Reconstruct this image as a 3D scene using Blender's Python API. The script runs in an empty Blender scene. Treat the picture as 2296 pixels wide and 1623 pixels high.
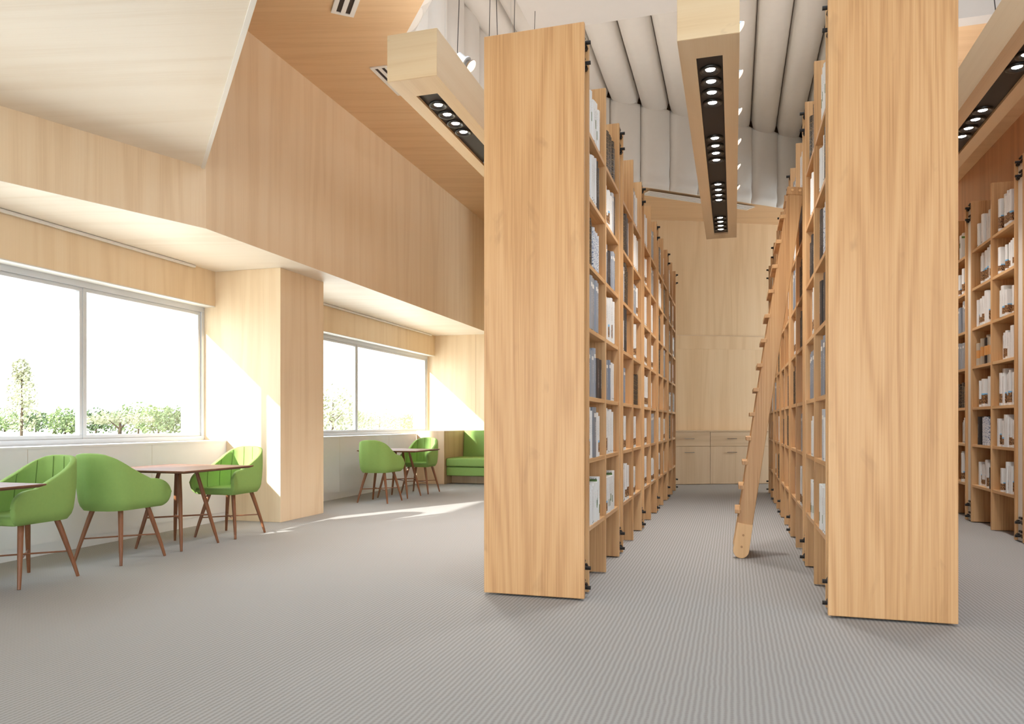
import bpy, bmesh, math, random
from mathutils import Vector, Matrix, noise as mnoise

R = random.Random(11)
SC = bpy.context.scene
COL = SC.collection
PI = math.pi
TH = math.radians(16.48)          # yaw of the camera left of the aisle direction (+y)
SN, CS = math.sin(TH), math.cos(TH)
EYE, FOC, PU, PV = 1.15, 1680.0, 1148.0, 948.0

# ------------------------------------------------------------------ helpers
class MB:
    """collects geometry that becomes ONE mesh object"""
    def __init__(s):
        s.v, s.f, s.m, s.uv = [], [], [], {}
    def add(s, vs, fs, mat=0):
        b = len(s.v)
        s.v += [tuple(p) for p in vs]
        for f in fs:
            s.f.append(tuple(b + i for i in f)); s.m.append(mat)
        return b
    def box(s, x0, x1, y0, y1, z0, z1, mat=0):
        vs = [(x0,y0,z0),(x1,y0,z0),(x1,y1,z0),(x0,y1,z0),(x0,y0,z1),(x1,y0,z1),(x1,y1,z1),(x0,y1,z1)]
        s.add(vs, [(0,3,2,1),(4,5,6,7),(0,1,5,4),(1,2,6,5),(2,3,7,6),(3,0,4,7)], mat)
        return s
    def prism(s, poly, z0, z1, mat=0):
        n = len(poly)
        a = sum(poly[i][0]*poly[(i+1)%n][1]-poly[(i+1)%n][0]*poly[i][1] for i in range(n))
        if a < 0: poly = poly[::-1]
        vs = [(p[0],p[1],z0) for p in poly] + [(p[0],p[1],z1) for p in poly]
        fs = [tuple(range(n-1,-1,-1)), tuple(range(n,2*n))]
        fs += [(i,(i+1)%n,n+(i+1)%n,n+i) for i in range(n)]
        s.add(vs, fs, mat); return s
    def wallseg(s, a, b, z0, z1, t, mat=0):
        """vertical slab from plan point a to b, thickness t to the left of a->b"""
        d = Vector((b[0]-a[0], b[1]-a[1])).normalized(); n = Vector((-d.y, d.x))*t
        return s.prism([a, b, (b[0]+n.x, b[1]+n.y), (a[0]+n.x, a[1]+n.y)], z0, z1, mat)
    def tube(s, pts, rads, n=10, mat=0, caps=True):
        pts = [Vector(p) for p in pts]
        if not isinstance(rads, (list, tuple)): rads = [rads]*len(pts)
        rings = []
        up = Vector((0,0,1)); d0 = (pts[1]-pts[0]).normalized()
        if abs(d0.dot(up)) > .95: up = Vector((1,0,0))
        u = d0.cross(up).normalized()
        b = len(s.v)
        for i, p in enumerate(pts):
            d = (pts[min(i+1,len(pts)-1)]-pts[max(i-1,0)]).normalized()
            u = (u - d*u.dot(d)).normalized(); w = d.cross(u)
            for k in range(n):
                a = 2*PI*k/n
                s.v.append(tuple(p + (u*math.cos(a)+w*math.sin(a))*rads[i]))
        for i in range(len(pts)-1):
            for k in range(n):
                s.f.append((b+i*n+k, b+i*n+(k+1)%n, b+(i+1)*n+(k+1)%n, b+(i+1)*n+k)); s.m.append(mat)
        if caps:
            s.f.append(tuple(b+k for k in range(n-1,-1,-1))); s.m.append(mat)
            e = b+(len(pts)-1)*n
            s.f.append(tuple(e+k for k in range(n))); s.m.append(mat)
        return s
    def lathe(s, prof, n=24, mat=0, org=(0,0,0)):
        """prof: list of (radius, z) turned about z"""
        b = len(s.v)
        for r, z in prof:
            for k in range(n):
                a = 2*PI*k/n
                s.v.append((org[0]+r*math.cos(a), org[1]+r*math.sin(a), org[2]+z))
        for i in range(len(prof)-1):
            for k in range(n):
                s.f.append((b+i*n+k, b+i*n+(k+1)%n, b+(i+1)*n+(k+1)%n, b+(i+1)*n+k)); s.m.append(mat)
        return s
    def grid(s, fn, nu, nv, mat=0, closed_u=False):
        b = len(s.v)
        for j in range(nv+1):
            for i in range(nu+1):
                s.v.append(tuple(fn(i/nu, j/nv)))
        for j in range(nv):
            for i in range(nu):
                p = b+j*(nu+1)+i
                s.f.append((p, p+1, p+nu+2, p+nu+1)); s.m.append(mat)
        return s
    def build(s, name, mats, parent=None, smooth=False, bevel=0, seg=2, loc=None, weld=0, fixn=False, angle=35):
        me = bpy.data.meshes.new(name)
        me.from_pydata(s.v, [], s.f)
        if not isinstance(mats, (list, tuple)): mats = [mats]
        for m in mats: me.materials.append(m)
        me.polygons.foreach_set('material_index', s.m)
        if weld or bevel or fixn:
            bm = bmesh.new(); bm.from_mesh(me)
            if weld: bmesh.ops.remove_doubles(bm, verts=bm.verts, dist=weld)
            if fixn: bmesh.ops.recalc_face_normals(bm, faces=bm.faces)
            if bevel:
                es = [e for e in bm.edges if len(e.link_faces) == 2 and e.calc_face_angle(0) > .5]
                bmesh.ops.bevel(bm, geom=es, offset=bevel, segments=seg, profile=.5, affect='EDGES', clamp_overlap=True)
            bm.to_mesh(me); bm.free()
        if smooth:
            me.polygons.foreach_set('use_smooth', [True]*len(me.polygons))
            me.set_sharp_from_angle(angle=math.radians(angle))
        me.update()
        o = bpy.data.objects.new(name, me); COL.objects.link(o)
        if parent: o.parent = parent
        if loc: o.location = loc
        return o

def empty(name, loc=(0,0,0), rz=0):
    o = bpy.data.objects.new(name, None); COL.objects.link(o)
    o.location = loc; o.rotation_euler = (0,0,rz); o.empty_display_size = .1
    return o
def tag(o, label, cat, group=None):
    o['label'] = label; o['category'] = cat
    if group: o['group'] = group
    return o
def struct(o): o['kind'] = 'structure'; return o
KIDS = {}
def dup(o, parent=None):
    c = o.copy(); COL.objects.link(c)
    if parent: c.parent = parent
    for ch in list(o.children): dup(ch, c)
    return c

# ------------------------------------------------------------------ materials
def new_mat(name):
    m = bpy.data.materials.new(name); m.use_nodes = True
    nt = m.node_tree; nt.nodes.clear()
    out = nt.nodes.new('ShaderNodeOutputMaterial')
    bs = nt.nodes.new('ShaderNodeBsdfPrincipled')
    nt.links.new(bs.outputs[0], out.inputs[0])
    return m, nt, bs
def srgb(r, g, b):
    f = lambda c: ((c/255+.055)/1.055)**2.4 if c > 10 else c/255/12.92
    return (f(r), f(g), f(b), 1)
class NT:
    def __init__(s, nt): s.nt = nt
    def n(s, t, **kw):
        x = s.nt.nodes.new('ShaderNode'+t)
        for k, v in kw.items():
            if k in x.inputs: s.set(x.inputs[k], v)
            else: setattr(x, k, v)
        return x
    def set(s, inp, v):
        if hasattr(v, 'is_linked') or isinstance(v, bpy.types.NodeSocket): s.nt.links.new(v, inp)
        else: inp.default_value = v
    def math(s, op, a, b=0.0, clamp=False):
        x = s.nt.nodes.new('ShaderNodeMath'); x.operation = op; x.use_clamp = clamp
        s.set(x.inputs[0], a); s.set(x.inputs[1], b); return x.outputs[0]
    def mix(s, f, a, b, blend='MIX'):
        x = s.nt.nodes.new('ShaderNodeMix'); x.data_type = 'RGBA'; x.blend_type = blend
        s.set(x.inputs[0], f); s.set(x.inputs[6], a); s.set(x.inputs[7], b); return x.outputs[2]
    def ramp(s, f, stops):
        x = s.nt.nodes.new('ShaderNodeValToRGB'); e = x.color_ramp.elements
        while len(e) < len(stops): e.new(.5)
        for i, (p, c) in enumerate(stops): e[i].position = p; e[i].color = c
        s.set(x.inputs[0], f); return x.outputs[0]
    def noise(s, vec, scale, detail=2, dist=0, rough=.5):
        x = s.nt.nodes.new('ShaderNodeTexNoise')
        s.set(x.inputs['Vector'], vec); x.inputs['Scale'].default_value = scale
        x.inputs['Detail'].default_value = detail; x.inputs['Distortion'].default_value = dist
        x.inputs['Roughness'].default_value = rough
        return x.outputs['Fac']
    def scale(s, vec, sc):
        x = s.nt.nodes.new('ShaderNodeMapping'); s.set(x.inputs[0], vec); x.inputs['Scale'].default_value = sc
        return x.outputs[0]
def wood(name, dark, mid, light, axis='z', rough=.45, rings=9.0, strength=.5, grain=.35, spec=.4, rot=0.0, knots=False, rnd=True, size=1.0, bump=.12, vary=.5):
    m, nt, bs = new_mat(name); T = NT(nt)
    tc = T.n('TexCoord').outputs['Object']
    if rot:
        mp = T.n('Mapping'); T.set(mp.inputs[0], tc); mp.inputs['Rotation'].default_value = (0,0,rot); tc = mp.outputs[0]
    if rnd:
        oi = T.n('ObjectInfo').outputs['Random']
        cx = T.n('CombineXYZ'); T.set(cx.inputs[0], T.math('MULTIPLY', oi, 37.0)); T.set(cx.inputs[1], T.math('MULTIPLY', oi, 91.0)); T.set(cx.inputs[2], T.math('MULTIPLY', oi, 53.0))
        va = T.n('VectorMath', operation='ADD'); T.set(va.inputs[0], tc); T.set(va.inputs[1], cx.outputs[0]); tc = va.outputs[0]
    def sc(a, b):
        a /= size; b /= size
        return {'x':(b,a,a), 'y':(a,b,a), 'z':(a,a,b)}[axis]
    n1 = T.noise(T.scale(tc, sc(2.6,.16)), 1.0, 2, .35)
    ring = T.math('ADD', T.math('MULTIPLY', T.math('SINE', T.math('MULTIPLY', n1, rings*6.283)), .5), .5)
    ring = T.math('POWER', ring, 1.6)
    fine = T.noise(T.scale(tc, sc(100,1.4)), 1.0, 3, .1, .6)
    big = T.noise(T.scale(tc, sc(7.0,.05)), 1.0, 1)
    f = T.math('ADD', T.math('MULTIPLY', ring, -strength*.5), T.math('MULTIPLY', T.math('SUBTRACT', fine, .5), grain*1.6))
    f = T.math('ADD', T.math('ADD', f, T.math('MULTIPLY', T.math('SUBTRACT', big, .5), vary)), .5+strength*.2, True)
    col = T.ramp(f, [(0.08, dark), (.5, mid), (.95, light)])
    if knots:
        kn = T.noise(T.scale(tc, sc(7,3.0)), 1.0, 3, .6)
        k2 = T.ramp(kn, [(.63,(0,0,0,1)),(.75,(1,1,1,1))])
        col = T.mix(T.math('MULTIPLY', k2, .5 if axis == 'x' else .22), col, tuple(c*.45 for c in dark[:3])+(1,))
    T.set(bs.inputs['Base Color'], col)
    bs.inputs['Roughness'].default_value = rough
    bs.inputs['Specular IOR Level'].default_value = spec
    return m
def plain(name, col, rough=.5, metal=0, spec=.5, var=0, vscale=8, bump=0, bscale=300):
    m, nt, bs = new_mat(name); T = NT(nt)
    tc = T.n('TexCoord').outputs['Object']
    if var:
        n = T.noise(tc, vscale, 3)
        c = T.mix(n, tuple(x*(1-var) for x in col[:3])+(1,), tuple(min(1,x*(1+var)) for x in col[:3])+(1,))
        T.set(bs.inputs['Base Color'], c)
    else:
        bs.inputs['Base Color'].default_value = col
    bs.inputs['Roughness'].default_value = rough; bs.inputs['Metallic'].default_value = metal
    bs.inputs['Specular IOR Level'].default_value = spec
    if bump:
        bp = T.n('Bump'); bp.inputs['Strength'].default_value = bump; bp.inputs['Distance'].default_value = .002
        T.set(bp.inputs['Height'], T.noise(tc, bscale, 2)); T.set(bs.inputs['Normal'], bp.outputs[0])
    return m
def emit(name, col, st):
    m, nt, bs = new_mat(name)
    bs.inputs['Base Color'].default_value = col
    bs.inputs['Emission Color'].default_value = col; bs.inputs['Emission Strength'].default_value = st
    return m

WALL = dict(dark=srgb(213,184,147), mid=srgb(233,209,175), light=srgb(241,223,195))
M = {}
M['wall'] = wood('pale_wall_veneer', axis='z', rough=.42, rings=5, strength=.35, grain=.28, rnd=False, vary=.26, **WALL)
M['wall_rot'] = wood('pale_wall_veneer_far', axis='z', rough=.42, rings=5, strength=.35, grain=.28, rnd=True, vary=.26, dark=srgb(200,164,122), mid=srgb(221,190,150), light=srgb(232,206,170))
M['ceil'] = wood('ceiling_veneer', srgb(196,156,114), srgb(222,186,144), srgb(232,202,164), axis='x', rough=.42, rings=5, strength=.25, grain=.25, rnd=False, rot=math.radians(-12), vary=.2)
M['drop'] = wood('dropped_ceiling_veneer', srgb(218,199,175), srgb(237,226,211), srgb(243,234,221), axis='x', rough=.42, rings=5, strength=.25, grain=.2, rnd=False, rot=math.radians(-12), vary=.2)
CASE = dict(dark=srgb(174,126,80), mid=srgb(210,165,115), light=srgb(225,186,139))
M['case'] = wood('bookcase_oak', axis='z', rough=.4, rings=9, strength=.45, grain=.65, vary=.4, **CASE)
M['case_y'] = wood('bookcase_oak_shelf', axis='y', rough=.4, rings=7, strength=.45, grain=.5, **CASE)
M['end'] = wood('end_panel_oak', srgb(178,128,80), srgb(208,160,109), srgb(223,181,133), axis='z', rough=.42, rings=11, strength=.42, grain=.55, knots=True, vary=.28)
M['beam'] = wood('beam_maple', srgb(212,184,146), srgb(230,206,170), srgb(238,218,188), axis='y', rough=.35, rings=4, strength=.3, grain=.2)
M['beam_end'] = wood('beam_maple_end', srgb(214,178,132), srgb(234,206,164), srgb(240,218,182), axis='x', rough=.35, rings=6, strength=.35, grain=.2, knots=True)
M['ladder'] = wood('ladder_oak', srgb(148,102,60), srgb(186,140,92), srgb(206,166,118), axis='z', rough=.42, rings=7, strength=.5, grain=.6)
M['ladder_foot'] = wood('ladder_foot_maple', srgb(200,150,98), srgb(222,178,126), srgb(234,196,150), axis='z', rough=.35, rings=6, strength=.3, grain=.3)
M['walnut'] = wood('walnut_top', srgb(84,52,38), srgb(114,76,56), srgb(140,98,74), axis='y', rough=.55, rings=6, strength=.4, grain=.4, spec=.2)
M['leg'] = wood('walnut_leg', srgb(98,60,38), srgb(128,82,54), srgb(150,100,68), axis='z', rough=.35, rings=4, strength=.35, grain=.3)
M['cab'] = wood('cabinet_veneer', srgb(190,158,122), srgb(213,184,150), srgb(225,200,168), axis='z', rough=.42, rings=5, strength=.35, grain=.28)
M['cab_x'] = wood('cabinet_veneer_drawer', srgb(190,158,122), srgb(213,184,150), srgb(225,200,168), axis='x', rough=.42, rings=5, strength=.35, grain=.28)
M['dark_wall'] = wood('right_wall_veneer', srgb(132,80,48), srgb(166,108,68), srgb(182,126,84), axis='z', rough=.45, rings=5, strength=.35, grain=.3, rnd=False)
M['white'] = plain('white_lacquer', srgb(232,229,224), .4, var=.02)
M['panel'] = plain('white_wall_panel', srgb(231,232,235), .45, var=.02)
M['frame'] = plain('white_window_frame', srgb(206,208,211), .35)
M['padding'] = plain('cream_padding', srgb(219,212,203), .85, spec=.2, var=.03, bump=.15, bscale=220)
M['plaster'] = plain('white_plaster', srgb(206,200,193), .8, spec=.2, var=.02)
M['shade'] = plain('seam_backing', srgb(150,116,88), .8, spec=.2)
M['black'] = plain('black_metal', srgb(38,34,32), .45, metal=.3)
M['channel'] = plain('black_channel', srgb(40,33,30), .55)
M['ring'] = plain('black_lamp_ring', srgb(22,20,19), .3)
M['chrome'] = plain('brushed_steel', srgb(200,200,200), .25, metal=1)
M['spot'] = plain('white_spot_body', srgb(232,232,232), .4)
M['wire'] = plain('dark_cable', srgb(52,44,40), .6)
M['wire_w'] = plain('pale_steel_wire', srgb(205,200,192), .4, metal=.5)
M['filler'] = plain('white_filler_strip', srgb(232,226,216), .5)
M['rubber'] = plain('dark_rubber', srgb(40,34,30), .7)
M['green'] = plain('green_fabric', srgb(137,168,92), .82, spec=.25, var=.05, vscale=40, bump=.35, bscale=420)
M['green_d'] = plain('green_seam', srgb(92,116,58), .85, spec=.2)
M['vent_gr'] = plain('vent_grey_inside', srgb(168,160,154), .6)
M['vent_in'] = plain('vent_dark_inside', srgb(54,42,36), .7)
M['lamp'] = emit('lamp_glow', (1,.96,.9,1), 10)
M['lens'] = emit('spot_lens_glow', (1,.84,.64,1), .22)

# carpet: ribs along +y with small dashes
m, nt, bs = new_mat('ribbed_carpet'); T = NT(nt); M['carpet'] = m
tc = T.n('TexCoord').outputs['Object']
sp = T.n('SeparateXYZ'); T.set(sp.inputs[0], tc)
wob = T.math('MULTIPLY', T.math('SUBTRACT', T.noise(tc, 9, 2), .5), .012)
rx = T.math('SINE', T.math('MULTIPLY', T.math('ADD', sp.outputs[0], wob), 6.283/.0245))
ry = T.math('SINE', T.math('MULTIPLY', sp.outputs[1], 6.283/.021))
rib = T.math('ADD', T.math('MULTIPLY', rx, .5), .5)
dash = T.math('MULTIPLY', T.math('MULTIPLY', ry, .5), T.math('SUBTRACT', 1.0, rib))
fl = T.noise(tc, 260, 2)
h = T.math('ADD', T.math('MULTIPLY', rib, .75), T.math('ADD', T.math('MULTIPLY', dash, .3), T.math('MULTIPLY', T.math('SUBTRACT', fl, .5), .6)), True)
big = T.noise(tc, .9, 3)
c = T.ramp(h, [(0, srgb(144,141,138)), (.55, srgb(162,160,158)), (1, srgb(171,169,167))])
c = T.mix(T.math('MULTIPLY', big, .22), c, srgb(146,142,138))
T.set(bs.inputs['Base Color'], c); bs.inputs['Roughness'].default_value = .95; bs.inputs['Specular IOR Level'].default_value = .1
bp = T.n('Bump'); bp.inputs['Strength'].default_value = .18; bp.inputs['Distance'].default_value = .003
T.set(bp.inputs['Height'], h); T.set(bs.inputs['Normal'], bp.outputs[0])

# glass: clear pane, mirror-like at grazing angles
m = bpy.data.materials.new('window_glass'); m.use_nodes = True; nt = m.node_tree; nt.nodes.clear(); T = NT(nt); M['glass'] = m
out = T.n('OutputMaterial'); mx = T.n('MixShader'); tr = T.n('BsdfTransparent'); gl = T.n('BsdfGlossy'); gl.inputs['Roughness'].default_value = .02
tr.inputs[0].default_value = (.96,.98,.98,1)
lw = T.n('LayerWeight'); lw.inputs[0].default_value = .5
T.set(mx.inputs[0], T.math('ADD', .03, T.math('MULTIPLY', T.math('POWER', lw.outputs['Facing'], 5.0), .9))); T.set(mx.inputs[1], tr.outputs[0]); T.set(mx.inputs[2], gl.outputs[0]); T.set(out.inputs[0], mx.outputs[0])

# outdoors
M['lawn'] = plain('dry_pale_lawn', srgb(208,203,194), .95, spec=.1, var=.12, vscale=.4)
M['leaf'] = plain('leaf_green', srgb(98,112,72), .8, spec=.2, var=.35, vscale=1.3)
M['leaf_p'] = plain('leaf_pale', srgb(134,134,106), .8, spec=.2, var=.25, vscale=1.3)
M['leaf_k'] = plain('leaf_dark', srgb(76,90,60), .8, spec=.2, var=.3, vscale=1.3)
M['bark'] = plain('bark', srgb(70,60,48), .9, spec=.1, var=.2)

# ---- book materials: uv.y is the height fraction; uv.x < 1 on the spine, 1..2 on the covers
def book_mat(name, fn, rough=.45):
    m, nt, bs = new_mat(name); T = NT(nt)
    uv = T.n('UVMap').outputs[0]; s = T.n('SeparateXYZ'); T.set(s.inputs[0], uv)
    oi = T.n('ObjectInfo').outputs['Random']
    T.set(bs.inputs['Base Color'], fn(T, uv, s.outputs[0], s.outputs[1], oi))
    bs.inputs['Roughness'].default_value = rough
    return m
def band(T, v, a, b):
    return T.math('MULTIPLY', T.math('GREATER_THAN', v, a), T.math('LESS_THAN', v, b))
def text_marks(T, uv, u, v, oi, a, b):
    """thin broken strip of letter-like marks up the middle of the spine"""
    sp = T.math('MULTIPLY', band(T, v, a, b), band(T, u, .43, .57))
    n = T.noise(T.scale(uv, (6, 70, 1)), 1.0, 1)
    return T.math('MULTIPLY', sp, T.math('GREATER_THAN', n, .52))
def cover_text(T, uv, u, v):
    n = T.noise(T.scale(uv, (26, 4, 1)), 1.0, 1)
    a = T.math('MULTIPLY', T.math('ADD', band(T, v, .84, .865), band(T, v, .76, .775)), band(T, u, 1.25, 1.75))
    return T.math('MULTIPLY', a, T.math('GREATER_THAN', n, .42))
WHT, INK = srgb(226,224,221), srgb(122,118,115)
def f_picture(T, uv, u, v, oi):
    lo = T.math('ADD', .07, T.math('MULTIPLY', oi, .04)); hi = T.math('ADD', .3, T.math('MULTIPLY', T.math('FRACT', T.math('MULTIPLY', oi, 7.3)), .14))
    n = T.noise(T.scale(uv, (9, 22, 1)), 1.0, 4, 1.2)
    rock = T.ramp(n, [(.35, srgb(40,28,22)), (.52, srgb(134,88,50)), (.68, srgb(214,176,126))])
    edge = T.math('ADD', hi, T.math('MULTIPLY', T.math('SUBTRACT', T.noise(T.scale(uv,(3,1,1)),1.0,2), .5), .12))
    c = T.mix(text_marks(T, uv, u, v, oi, .5, .86), WHT, INK)
    c = T.mix(cover_text(T, uv, u, v), c, INK)
    onp = T.math('MAXIMUM', T.math('GREATER_THAN', u, 1.0), T.math('GREATER_THAN', T.math('FRACT', T.math('MULTIPLY', oi, 13.7)), .45))
    ons = T.math('MAXIMUM', T.math('GREATER_THAN', u, 1.0), T.math('GREATER_THAN', T.math('FRACT', T.math('MULTIPLY', oi, 13.7)), .82))
    sky = T.math('MULTIPLY', T.math('MULTIPLY', T.math('GREATER_THAN', v, lo), T.math('LESS_THAN', v, T.math('ADD', hi, .05))), ons)
    c = T.mix(sky, c, srgb(120,184,226))
    pic = T.math('MULTIPLY', T.math('MULTIPLY', T.math('GREATER_THAN', v, lo), T.math('LESS_THAN', v, edge)), onp)
    return T.mix(pic, c, rock)
def f_white(T, uv, u, v, oi):
    c = T.mix(text_marks(T, uv, u, v, oi, .42, .8), T.mix(oi, srgb(232,231,229), srgb(214,212,209)), INK)
    c = T.mix(cover_text(T, uv, u, v), c, INK)
    return T.mix(T.math('MULTIPLY', band(T, v, .04, .07), band(T, u, .3, .7)), c, INK)
def f_grey(T, uv, u, v, oi):
    base = T.ramp(oi, [(0, srgb(120,122,128)), (.35, srgb(168,168,170)), (.7, srgb(120,132,150)), (1, srgb(196,197,200))])
    n = T.noise(T.scale(uv, (2, 160, 1)), 1.0, 1)
    base = T.mix(T.math('MULTIPLY', n, .25), base, srgb(90,92,100))
    lab = T.math('MULTIPLY', band(T, v, .80, .88), band(T, u, .2, .8))
    c = T.mix(lab, base, srgb(226,222,214))
    return T.mix(text_marks(T, uv, u, v, oi, .3, .7), c, srgb(220,218,214))
def f_dark(T, uv, u, v, oi):
    base = T.ramp(oi, [(0, srgb(34,30,29)), (.5, srgb(58,52,50)), (1, srgb(84,72,66))])
    return T.mix(text_marks(T, uv, u, v, oi, .25, .75), base, srgb(200,194,186))
def f_antique(T, uv, u, v, oi):
    n = T.noise(T.scale(uv, (8, 60, 1)), 1.0, 3, .8)
    base = T.mix(oi, srgb(40,30,24), srgb(70,56,44))
    c = T.mix(T.math('GREATER_THAN', n, .62), base, srgb(178,160,130))
    rb = T.math('LESS_THAN', T.math('FRACT', T.math('MULTIPLY', v, 6.0)), .09)
    return T.mix(T.math('MULTIPLY', rb, .8), c, srgb(150,120,78))
def f_greenmark(T, uv, u, v, oi):
    c = T.mix(text_marks(T, uv, u, v, oi, .5, .8), srgb(228,227,224), INK)
    n = T.math('FRACT', T.math('MULTIPLY', oi, 5.7))
    g = T.math('MULTIPLY', T.math('MULTIPLY', T.math('GREATER_THAN', v, T.math('MULTIPLY', n, .5)), T.math('LESS_THAN', v, T.math('ADD', T.math('MULTIPLY', n, .5), .2))), T.math('MULTIPLY', T.math('GREATER_THAN', n, .3), band(T, u, .28, .72)))
    k = T.noise(T.scale(uv, (6, 30, 1)), 1.0, 2)
    c = T.mix(g, c, T.ramp(k, [(.35, srgb(40,52,26)), (.6, srgb(92,128,52))]))
    top = T.math('MULTIPLY', band(T, v, .87, .95), T.math('GREATER_THAN', u, 1.0))
    return T.mix(top, c, srgb(96,132,60))
def f_tanband(T, uv, u, v, oi):
    base = T.ramp(oi, [(0, srgb(36,28,26)), (.4, srgb(40,32,30)), (.45, srgb(150,136,118)), (1, srgb(196,184,166))])
    return T.mix(band(T, v, .32, .68), base, srgb(206,146,82))
def f_bluepattern(T, uv, u, v, oi):
    n = T.noise(T.scale(uv, (7, 26, 1)), 1.0, 4, .9)
    return T.ramp(n, [(.38, srgb(224,222,220)), (.52, srgb(206,206,208)), (.58, srgb(112,130,168)), (.7, srgb(60,60,74))])
BM = {'picture': book_mat('book_white_picture', f_picture), 'white': book_mat('book_white', f_white), 'grey': book_mat('book_grey', f_grey),
      'dark': book_mat('book_dark', f_dark), 'antique': book_mat('book_antique', f_antique), 'green': book_mat('book_green_marks', f_greenmark),
      'tan': book_mat('book_tan_band', f_tanband), 'blue': book_mat('book_blue_pattern', f_bluepattern)}
M['ink'] = plain('printing_ink', srgb(70,64,60), .6)
M['pages'] = plain('book_pages', srgb(226,218,202), .9, spec=.1)

# ------------------------------------------------------------------ camera
cam = bpy.data.cameras.new('camera'); co = bpy.data.objects.new('camera', cam); COL.objects.link(co)
cam.sensor_width = 36; cam.lens = FOC/2296*36; cam.shift_y = (PV-811.5)/2296
cam.clip_end = 500
co.location = (0,0,EYE); co.rotation_euler = (PI/2,0,TH); SC.camera = co

# ------------------------------------------------------------------ setting
ZS, ZC, ZD = 2.945, 5.08, 3.5        # soffit, wood ceiling, dropped ceiling
XB, XBOX, XWIN, XLOW, XCOL = -4.67, -5.91, -6.06, -5.755, -5.02
YC1, YC2, YR2 = 7.54, 8.49, 14.37    # column faces, far return
XR = 3.42
struct(MB().box(-6.0, 9, -7, 19, -.2, 0).build('floor', M['carpet']))
# bulkhead (upper left wall) with its bend
K = (XB, 5.83); dl = Vector((-.3234,-.9463)); J = (K[0]+dl.x*3.79, K[1]+dl.y*3.79)
mb = MB()
mb.prism([K, (XB,YR2), (-4.95,YR2), (-4.95,5.75)], ZS, ZC)
mb.prism([J, K, (-4.95,5.75), (J[0]-.3,J[1]+.1)], ZS, ZC)
struct(mb.build('wall_left_upper', M['wall']))
mb = MB().prism([(-4.9,YR2), (-4.9,5.76), (J[0]-.05,J[1]), (-6.4,J[1]), (-6.4,YR2)], ZS, ZS+.12)
mb.prism([K, (XB,YR2), (-4.95,YR2), (-4.95,5.75)], ZS-.003, ZS)
mb.prism([J, K, (-4.95,5.75), (J[0]-.3,J[1]+.1)], ZS-.003, ZS)
struct(mb.build('ceiling_soffit', M['drop']))
# boxed pelmet over the windows, columns, low white wall
def pelmet(n, y0, y1):
    struct(MB().box(XBOX-.5, XBOX, y0, y1, 2.535, ZS).build('wall_left_pelmet' + n, M['wall']))
    struct(MB().box(XWIN, XBOX, y0, y1, 2.525, 2.536).build('trim_' + n.strip('_') , M['white']))
pelmet('_1', -6.9, .71); pelmet('_2', 1.66, YC1); pelmet('_3', YC2, YR2)
def column(name, y0, y1):
    struct(MB().box(-6.4, XCOL, y0, y1, 0, ZS).build(name, M['wall'], bevel=.003))
column('wall_left_pier', YC1, YC2); column('wall_left_pier_near', .71, 1.66)
def lowwall(name, y0, y1, seams):
    mb = MB().box(-6.4, XLOW, y0, y1, .10, .925)
    mb.box(-6.4, XLOW-.006, y0, y1, 0, .10)
    mb.box(-6.4, XLOW+.004, y0, y1, .925, .945)
    o = struct(mb.build(name, M['panel']))
    for y in seams:
        struct(MB().box(XLOW-.002, XLOW+.0008, y-.002, y+.002, .1, .925).build('trim_panel_joint', M['wire_w']))
lowwall('wall_left_low_near', -6.9, .71, []); lowwall('wall_left_low', 1.66, YC1, [2.7, 4.94, 6.36]); lowwall('wall_left_low_far', YC2, 13.07, [10.2, 11.9])
# added roof light, unseen above the camera, to brighten the room; tint dims it
m = bpy.data.materials.new('tinted_roof_glass'); m.use_nodes = True; nt = m.node_tree; nt.nodes.clear(); T = NT(nt); M['roof_glass'] = m
out = T.n('OutputMaterial'); tr = T.n('BsdfTransparent'); tr.inputs[0].default_value = (.47,.475,.48,1); T.set(out.inputs[0], tr.outputs[0])
struct(MB().prism([(-6.3,7.4),(XR+.3,-2.8),(XR+.3,7.6),(-2.4,7.6)], 6.85, 6.87).build('window_roof_light', M['roof_glass']))
# curtain rails along the soffit
for i, (y0, y1) in enumerate(((1.7, 7.15), (8.6, 14.1))):
    struct(MB().box(XBOX+.012, XBOX+.05, y0, y1, ZS-.03, ZS-.003).build('trim_curtain_rail', M['white'], bevel=.006))
# windows
def window(n, y0, y1, mull):
    root = empty('window_%d' % n, (XWIN, y0, .945)); struct(root)
    H = 2.527-.945; L = y1-y0
    fr = MB()
    for a, b, c, d in ((0,L,0,.05), (0,L,H-.06,H)): fr.box(-.09, 0, a, b, c, d)
    for a in (0, L-.05): fr.box(-.09, 0, a, a+.05, .05, H-.06)
    fr.build('window_frame', M['frame'], root, bevel=.003)
    edges = [0.05] + [q-y0 for q in mull] + [L-.05]
    for q in mull:
        MB().box(-.085, -.012, q-y0-.006, q-y0+.006, .05, H-.06).build('mullion', M['frame'], root)
    for i in range(len(edges)-1):
        a = edges[i] + (.006 if i else 0); b = edges[i+1] - (.006 if i < len(edges)-2 else 0)
        s = MB(); w = .038
        s.box(-.07,-.018,a,b,.05,.05+w); s.box(-.07,-.018,a,b,H-.06-w,H-.06)
        s.box(-.07,-.018,a,a+w,.05+w,H-.06-w); s.box(-.07,-.018,b-w,b,.05+w,H-.06-w)
        sh = s.build('sash', M['frame'], root, bevel=.004)
        MB().box(-.049,-.045,a+w-.004,b-w+.004,.05+w-.004,H-.06-w+.004).build('pane', M['glass'], sh)
window(1, 1.66, YC1, [3.7, 5.816]); window(2, YC2, YR2-.03, [11.34]); window(3, -6.9, .71, [-3.1])
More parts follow.
